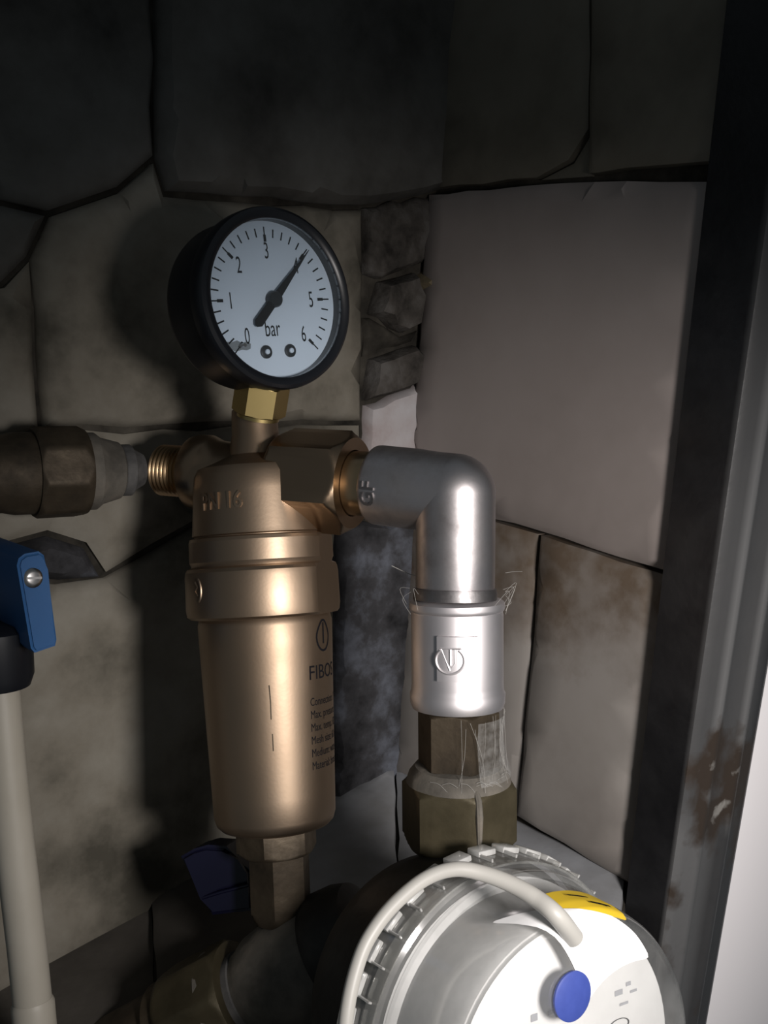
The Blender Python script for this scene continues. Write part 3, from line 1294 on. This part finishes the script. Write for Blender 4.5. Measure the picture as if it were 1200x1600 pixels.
def dome_at(s):
    """point (r, z) at arc length s along the outer profile, measured from the ring"""
    pts = [(r * RM_, z) for r, z in DOME[8:]] + [(.0, .0472)]
    for (r0, z0), (r1, z1) in zip(pts, pts[1:]):
        l = math.hypot(r1 - r0, z1 - z0)
        if s <= l:
            t = s / l
            return r0 + (r1 - r0) * t, z0 + (z1 - z0) * t
        s -= l
    return pts[-1]


bm = bmesh.new()
lathe(bm, [(r * RM_, z) for r, z in DOME] + [(.001, .0472)], MM, 96, cap=False)
dome = obj('dome', bm, 'clear_plastic', meter, label='clear plastic dome over the register')
# register inside
bm = bmesh.new()
lathe(bm, [(RM_ * .86, .002), (RM_ * .86, .012), (RM_ * .80, .014), (RM_ * .79, .036), (RM_ * .77, .0385)], MM, 72)
reg = obj('register', bm, 'register', meter, label='grey register drum seen through the dome')
bm = bmesh.new()
lathe(bm, [(RM_ * .76, .0380), (RM_ * .76, .0402), (RM_ * .74, .0406)], MM, 72)
obj('register_face', bm, 'face_paper', reg, label='white printed register face')


# stickers follow the dome: phi round the axis, s along the profile
def patch(name, cs, m, parent, lift=.0004, nx=14, ny=16, corner=.0):
    """sticker laid on the dome between four corners (degrees round the axis, arc length)"""
    b = bmesh.new()
    g = []
    for i in range(ny + 1):
        t = i / ny
        row = []
        for j in range(nx + 1):
            u = j / nx
            uu, tt = u, t
            if corner:      # round the free corners
                du, dt = max(0, abs(u - .5) * 2 - (1 - corner)) / corner, max(0, abs(t - .5) * 2 - (1 - corner)) / corner
                ll = math.hypot(du, dt)
                if ll > 1:
                    uu = .5 + math.copysign((1 - corner + corner * du / ll) / 2, u - .5)
                    tt = .5 + math.copysign((1 - corner + corner * dt / ll) / 2, t - .5)
            w4 = ((1 - uu) * (1 - tt), (1 - uu) * tt, uu * tt, uu * (1 - tt))
            s = sum(w * c[1] for w, c in zip(w4, cs))
            a = ms * math.radians(sum(w * c[0] for w, c in zip(w4, cs)))
            r, z = dome_at(s)
            row.append(b.verts.new(MM @ V(((r + lift) * math.cos(a), (r + lift) * math.sin(a), z + lift))))
        g.append(row)
    for i in range(ny):
        for j in range(nx):
            b.faces.new((g[i][j], g[i][j + 1], g[i + 1][j + 1], g[i + 1][j]))
    bmesh.ops.solidify(b, geom=b.faces[:], thickness=.00025)
    return obj(name, b, m, parent, sharp=50)


MY = MM.to_3x3() @ V((0, 1, 0))
ms = 1 if MY.dot(RT) > 0 else -1     # sign that turns towards the image right
dg = math.radians
patch('white_sticker', [(-25, .011), (2, .051), (45, .033), (0, .023)], 'paper', dome, lift=.0004, corner=.12)
ys = patch('yellow_sticker', [(-4, .012), (0, .026), (27, .027), (27, .010)], 'yellow', dome, lift=.0001, corner=.2)
patch('printed_stroke', [(7, .0150), (7, .0162), (14, .0185), (14, .0173)], 'ink', ys, lift=.0007, nx=4, ny=2)
patch('printed_stroke', [(12, .0205), (12, .0217), (20, .0235), (20, .0223)], 'ink', ys, lift=.0007, nx=4, ny=2)
# blue seal
SFM = None
bc = hit(893, 1556, mc + mn * .0480, mn)
bm = bmesh.new()
lathe(bm, [(.0068, 0), (.0068, .0006), (.0062, .0009), (.001, .0009)], frame(bc, mn, UPV), 40)
obj('seal', bm, 'seal_blue', dome, label='blue round adhesive seal', sharp=40)
# printing on the register face
fo = mc + mn * .0408
FMx = frame(fo, mn, UPV)


def face_box(px, py, w, h, m='grey_print'):
    c = hit(px, py, fo, mn)
    M = frame(c, mn, UPV)
    b = bmesh.new()
    b.faces.new([b.verts.new(M @ V((a, d, 0))) for a, d in ((-h, -w), (-h, w), (h, w), (h, -w))])
    obj('print_mark', b, m, reg, sharp=0)


for px, py, w, h in ((967, 1551, .0016, .0008), (982, 1537, .0010, .0006), (990, 1548, .0014, .0004), (975, 1568, .0018, .0004), (835, 1590, .0012, .0010), (860, 1582, .0010, .0006)):
    face_box(px, py, w, h)
bm = bmesh.new()
c = hit(967, 1602, fo, mn)
M = frame(c, mn, UPV)
rr_ = [[((.0030 + d) * .62 * math.cos(2 * PI * j / 32), (.0030 + d) * 1.35 * math.sin(2 * PI * j / 32), .0001) for j in range(32)] for d in (-.00018, .00018)]
rings(bm, rr_, M, cap=False)
obj('print_ring', bm, 'ink', reg, sharp=0)

# cable looping over the meter
cab = bmesh.new()
q_ = dome_at(.031)
cable_end = MM @ V((q_[0] * math.cos(ms * dg(-4)), q_[0] * math.sin(ms * dg(-4)), q_[1]))
cp = [P(536, 1720, .272), P(541, 1590, .276), P(561, 1500, .281), P(588, 1447, .285), P(625, 1404, .288), P(668, 1371, .290), P(712, 1358, .2905), P(755, 1365, .290), P(800, 1382, .2875),
      P(838, 1404, .284), P(870, 1431, .2805), cable_end]
cs_ = spline(cp, 7)
tube(cab, cs_, [(11.6 + 4.2 * max(0, (i / len(cs_) - .5) * 2)) * .284 / F for i in range(len(cs_))], 20)
o = obj('signal_cable', cab, 'cable', base=P(548, 1720, .272))
o['label'] = 'off-white round cable looping over the top of the meter'
o['category'] = 'cable'

# ------------------------------------------------------------------ drain valve and brass pipe at the bottom left
T0 = P(436, 1332, .379)
T1 = P(440, 1432, .379)
VM = frame(T0, (T1 - T0))
pv = .379 / F
valve = thing('drain_valve', 'dusty brass ball valve with a navy lever below the filter', 'valve', P(455, 1520, .38) - UPV * .02)
bm = bmesh.new()
hexnut(bm, 49 * pv, -.001, 104 * pv, VM, rot=math.radians(12), ch1=.004)
obj('inlet_hexagon', bm, 'brass_old', valve, label='dark brass hexagon below the filter')
TA0, TA1 = P(545, 1470, .372), P(215, 1640, .392)
TA = (TA1 - TA0).normalized()
TM = frame(TA0, TA)
TL_ = (TA1 - TA0).length


def tz(px):
    lo, hi = -.03, TL_ * 1.4
    for _ in range(40):
        mid = (lo + hi) / 2
        c = TA0 + TA * mid - CAM
        if W / 2 + F * c.dot(RT) / c.dot(FW) > px:
            lo = mid
        else:
            hi = mid
    return lo


bm = bmesh.new()
lathe(bm, [(60 * pv, tz(520)), (76 * pv, tz(512)), (84 * pv, tz(490)), (84 * pv, tz(450)), (76 * pv, tz(415)), (66 * pv, tz(400)), (60 * pv, tz(385))], TM, 56)
obj('valve_body', bm, 'brass_dusty', valve)
bm = bmesh.new()
lathe(bm, [(50 * pv, tz(400)), (66 * pv, tz(392)), (66 * pv, tz(372)), (58 * pv, tz(362))], TM, 48)
obj('dark_groove', bm, 'dark_gap', valve)
# navy lever behind the hexagon
bm = bmesh.new()
lv = [(279, 1340), (300, 1328), (321, 1322), (350, 1324), (367, 1348), (392, 1362), (396, 1424), (329, 1432), (313, 1405)]
c0 = P(335, 1375, .388)
lp = [P(x, y, .388) for x, y in lv]
a = [bm.verts.new(p) for p in lp]
b_ = [bm.verts.new(p + FW * .010 + RT * .004) for p in lp]
top = bm.faces.new(a)
bm.faces.new(b_[::-1])
for i in range(len(lv)):
    bm.faces.new((a[i], a[(i + 1) % len(lv)], b_[(i + 1) % len(lv)], b_[i]))
bmesh.ops.bevel(bm, geom=list(top.edges), offset=.0016, segments=3, affect='EDGES')
lev = obj('lever', bm, 'navy_plastic', valve, label='dark navy plastic lever')
bm = bmesh.new()
tube(bm, [P(316, 1403, .3885), P(345, 1394, .3865), P(388, 1383, .3865)], .0007, 8)
obj('lever_rib', bm, 'navy_plastic', lev)

bn = thing('brass_pipe_union', 'olive brass pipe union running to the lower left corner', 'pipe fitting', P(300, 1600, .385) - UPV * .018)
bm = bmesh.new()
hexnut(bm, 92 * pv, tz(384), tz(288), TM, rot=math.radians(10), ch0=.003, ch1=.003, n=8)
obj('union_nut', bm, 'brass_olive', bn)
bm = bmesh.new()
lathe(bm, [(70 * pv, tz(372) - .001), (84 * pv, tz(364) - .001), (86 * pv, tz(350) - .001), (70 * pv, tz(345))], TM, 48)
obj('collar', bm, 'brass_dusty', bn)
bm = bmesh.new()
lathe(bm, [(70 * pv, tz(292)), (78 * pv, tz(288)), (80 * pv, tz(270)), (72 * pv, tz(262)), (70 * pv, tz(180)), (70 * pv, tz(120))], TM, 48)
obj('pipe', bm, 'brass_old', bn)

oc = thing('outlet_collar', 'black round pipe collar between drain valve and water meter', 'pipe collar', P(528, 1520, .365) - UPV * .015)
bm = bmesh.new()
lathe(bm, [(50 * pv, tz(582)), (78 * pv, tz(572)), (86 * pv, tz(552)), (88 * pv, tz(522)), (80 * pv, tz(508)), (60 * pv, tz(505))], TM, 48)
obj('collar_ring', bm, 'iron', oc)

# ------------------------------------------------------------------ inlet pipe at the left
LA0, LA1 = P(-130, 745, .352), P(245, 733, .398)
LA = (LA1 - LA0).normalized()
LM = frame(LA0, LA)
LL = (LA1 - LA0).length


def lz(px):
    lo, hi = -.12, LL * 1.3
    for _ in range(40):
        mid = (lo + hi) / 2
        c = LA0 + LA * mid - CAM
        if W / 2 + F * c.dot(RT) / c.dot(FW) < px:
            lo = mid
        else:
            hi = mid
    return lo


lp_ = thing('inlet_pipe_fitting', 'tarnished brass inlet fitting coming in from the left edge', 'pipe fitting', P(60, 810, .37))
pl = .375 / F
bm = bmesh.new()
lathe(bm, [(56 * pl, lz(-420)), (60 * pl, lz(0)), (64 * pl, lz(20)), (64 * pl, lz(60)), (60 * pl, lz(66)), (62 * pl, lz(70))], LM, 48)
obj('pipe', bm, 'brass_old', lp_)
bm = bmesh.new()
hexnut(bm, 74 * pl, lz(50), lz(130), LM, rot=math.radians(14), ch0=.002, ch1=.003, n=8)
obj('hexagon', bm, 'brass_old', lp_)
bm = bmesh.new()
lathe(bm, [(50 * pl, lz(128)), (62 * pl, lz(132)), (62 * pl, lz(146)), (54 * pl, lz(156)), (46 * pl, lz(184)), (40 * pl, lz(188))], LM, 48)
obj('cone', bm, 'brass_dusty', lp_, label='dusty pale cone beside the hexagon')
bm = bmesh.new()
lathe(bm, [(36 * pl, lz(180)), (42 * pl, lz(188)), (42 * pl, lz(202)), (34 * pl, lz(208)), (26 * pl, lz(222))], LM, 40)
obj('end_ring', bm, 'dark_gap', lp_)

# ------------------------------------------------------------------ blue handled stop valve and white pipe at the left edge
sv = thing('stop_valve', 'black stop valve with a bright blue lever at the left edge', 'valve', P(0, 1060, .352))
bm = bmesh.new()
fr_ = [(28, 884), (31, 873), (40, 866), (62, 862), (70, 868), (75, 890), (90, 1000), (88, 1010), (56, 1021), (50, 1014)]
fa = [P(x, y, .333 + .00022 * (x - 28)) for x, y in fr_]
offv = cv(-.030, -.005, .036)
a = [bm.verts.new(p) for p in fa]
b_ = [bm.verts.new(p + offv) for p in fa]
n = len(fa)
top = bm.faces.new(a)
bm.faces.new(b_[::-1])
for i in range(n):
    bm.faces.new((a[i], a[(i + 1) % n], b_[(i + 1) % n], b_[i]))
bmesh.ops.bevel(bm, geom=list(top.edges), offset=.0010, segments=3, affect='EDGES')
hd = obj('lever', bm, 'blue_plastic', sv, label='bright blue plastic lever')
sn = -(FW * .75 + RT * -.66).normalized()
SMx = frame(P(51, 903, .3375), sn, UPV)
bm = bmesh.new()
lathe(bm, [(.0033, -.0004), (.0033, .0004), (.0026, .0010), (.0018, .0012)], SMx, 24)
box(bm, SMx, -.0004, .0004, -.0026, .0026, .0009, .0014)
obj('screw', bm, 'screw_steel', hd)
bm = bmesh.new()
b0, b1 = P(-12, 985, .352), P(-8, 1072, .354)
lathe(bm, [(.010, -.002), (.0132, 0), (.0132, (b1 - b0).length * .8), (.0118, (b1 - b0).length), (.009, (b1 - b0).length + .0005)], frame(b0, b1 - b0), 40)
obj('valve_body', bm, 'black_plastic', sv)
wp = thing('plastic_pipe', 'off-white plastic pipe running down the lower left edge', 'pipe', P(48, 1620, .362))
bm = bmesh.new()
tube(bm, [P(-2, 1060, .357), P(10, 1200, .358), P(24, 1330, .359), P(42, 1480, .361), P(56, 1620, .362), P(64, 1720, .363)], 30 * .359 / F, 32)
obj('pipe', bm, 'white_pipe', wp)
bm = bmesh.new()
tube(bm, [P(50.5, 1562, .3615), P(51.2, 1568, .3615), P(56, 1620, .362), P(64, 1720, .363)], [30 * .36 / F, 33 * .36 / F, 33 * .36 / F, 33 * .36 / F], 32)
obj('socket', bm, 'white_pipe', wp)

# ------------------------------------------------------------------ cobweb on the coupling and adaptor
rnd = random.Random(5)
bm = bmesh.new()


def on_fit(a, r, py):
    return HM @ V((r * pn * math.cos(a), hs * r * pn * math.sin(a), hz(py)))


def strand(pts, r):
    tube(bm, spline(pts, 5), r, 5)


for i in range(15):
    a0 = rnd.uniform(.0, 1.7)
    a1 = a0 + rnd.uniform(-.35, .35)
    p0 = on_fit(a0, rnd.uniform(68, 76), 1108 + rnd.uniform(-6, 12))
    p1 = on_fit(a1, rnd.uniform(70, 84), 1200 + rnd.uniform(-25, 18))
    mid = (p0 + p1) / 2 + V((rnd.uniform(-1, 1), rnd.uniform(-1, 1), rnd.uniform(-1, 1))) * .0015
    strand([p0, mid, p1], rnd.uniform(.00003, .00005))
for i in range(9):
    a0 = rnd.uniform(-1.2, 1.2)
    p0 = on_fit(a0, 76, 1195 + rnd.uniform(-8, 12))
    p1 = on_fit(a0 + rnd.uniform(.2, .6), 80, 1200 + rnd.uniform(-8, 14))
    strand([p0, (p0 + p1) / 2 + V((0, 0, .001)), p1], .00006)
for i in range(9):
    a0 = rnd.uniform(.8, 1.7) * (1 if i % 3 else -1)
    p0 = on_fit(a0, 74, 930 + rnd.uniform(-12, 10))
    p1 = p0 + cv((.0022 if i % 3 else -.0022) * rnd.uniform(.5, 1.8), rnd.uniform(-.003, .003), rnd.uniform(-.001, .003))
    p2 = on_fit(a0 + rnd.uniform(-.3, .3), 74, 950 + rnd.uniform(-10, 14))
    strand([p0, p1, p2], .00005)
strand([P(612, 884, .36), P(640, 897, .357), P(656, 900, .354), P(668, 908, .350)], .00016)
strand([P(790, 895, .362), P(805, 893, .37), P(816, 893, .375)], .00008)
o = obj('cobweb', bm, 'web', base=H0)
o['label'] = 'grey dusty cobweb strands hanging round coupling and brass adaptor'
o['category'] = 'cobweb'
o['kind'] = 'stuff'

bm = bmesh.new()
g = []
for i in range(9):
    row = []
    for j in range(13):
        a = .42 + 1.5 * j / 12
        py = 1112 + 92 * i / 8
        r = 73 - 7 * math.sin(PI * i / 8) + 9 * (i / 8) + 3 * noise.noise(V((i * .7, j * .6, 3)))
        row.append(bm.verts.new(on_fit(a, r, py)))
    g.append(row)
for i in range(8):
    for j in range(12):
        bm.faces.new((g[i][j], g[i][j + 1], g[i + 1][j + 1], g[i + 1][j]))
film = bpy.data.objects[o.name]
fb = BASE[o.name]
obj('dust_film', bm, 'web_film', film, label='thin hazy sheet of dusty web')
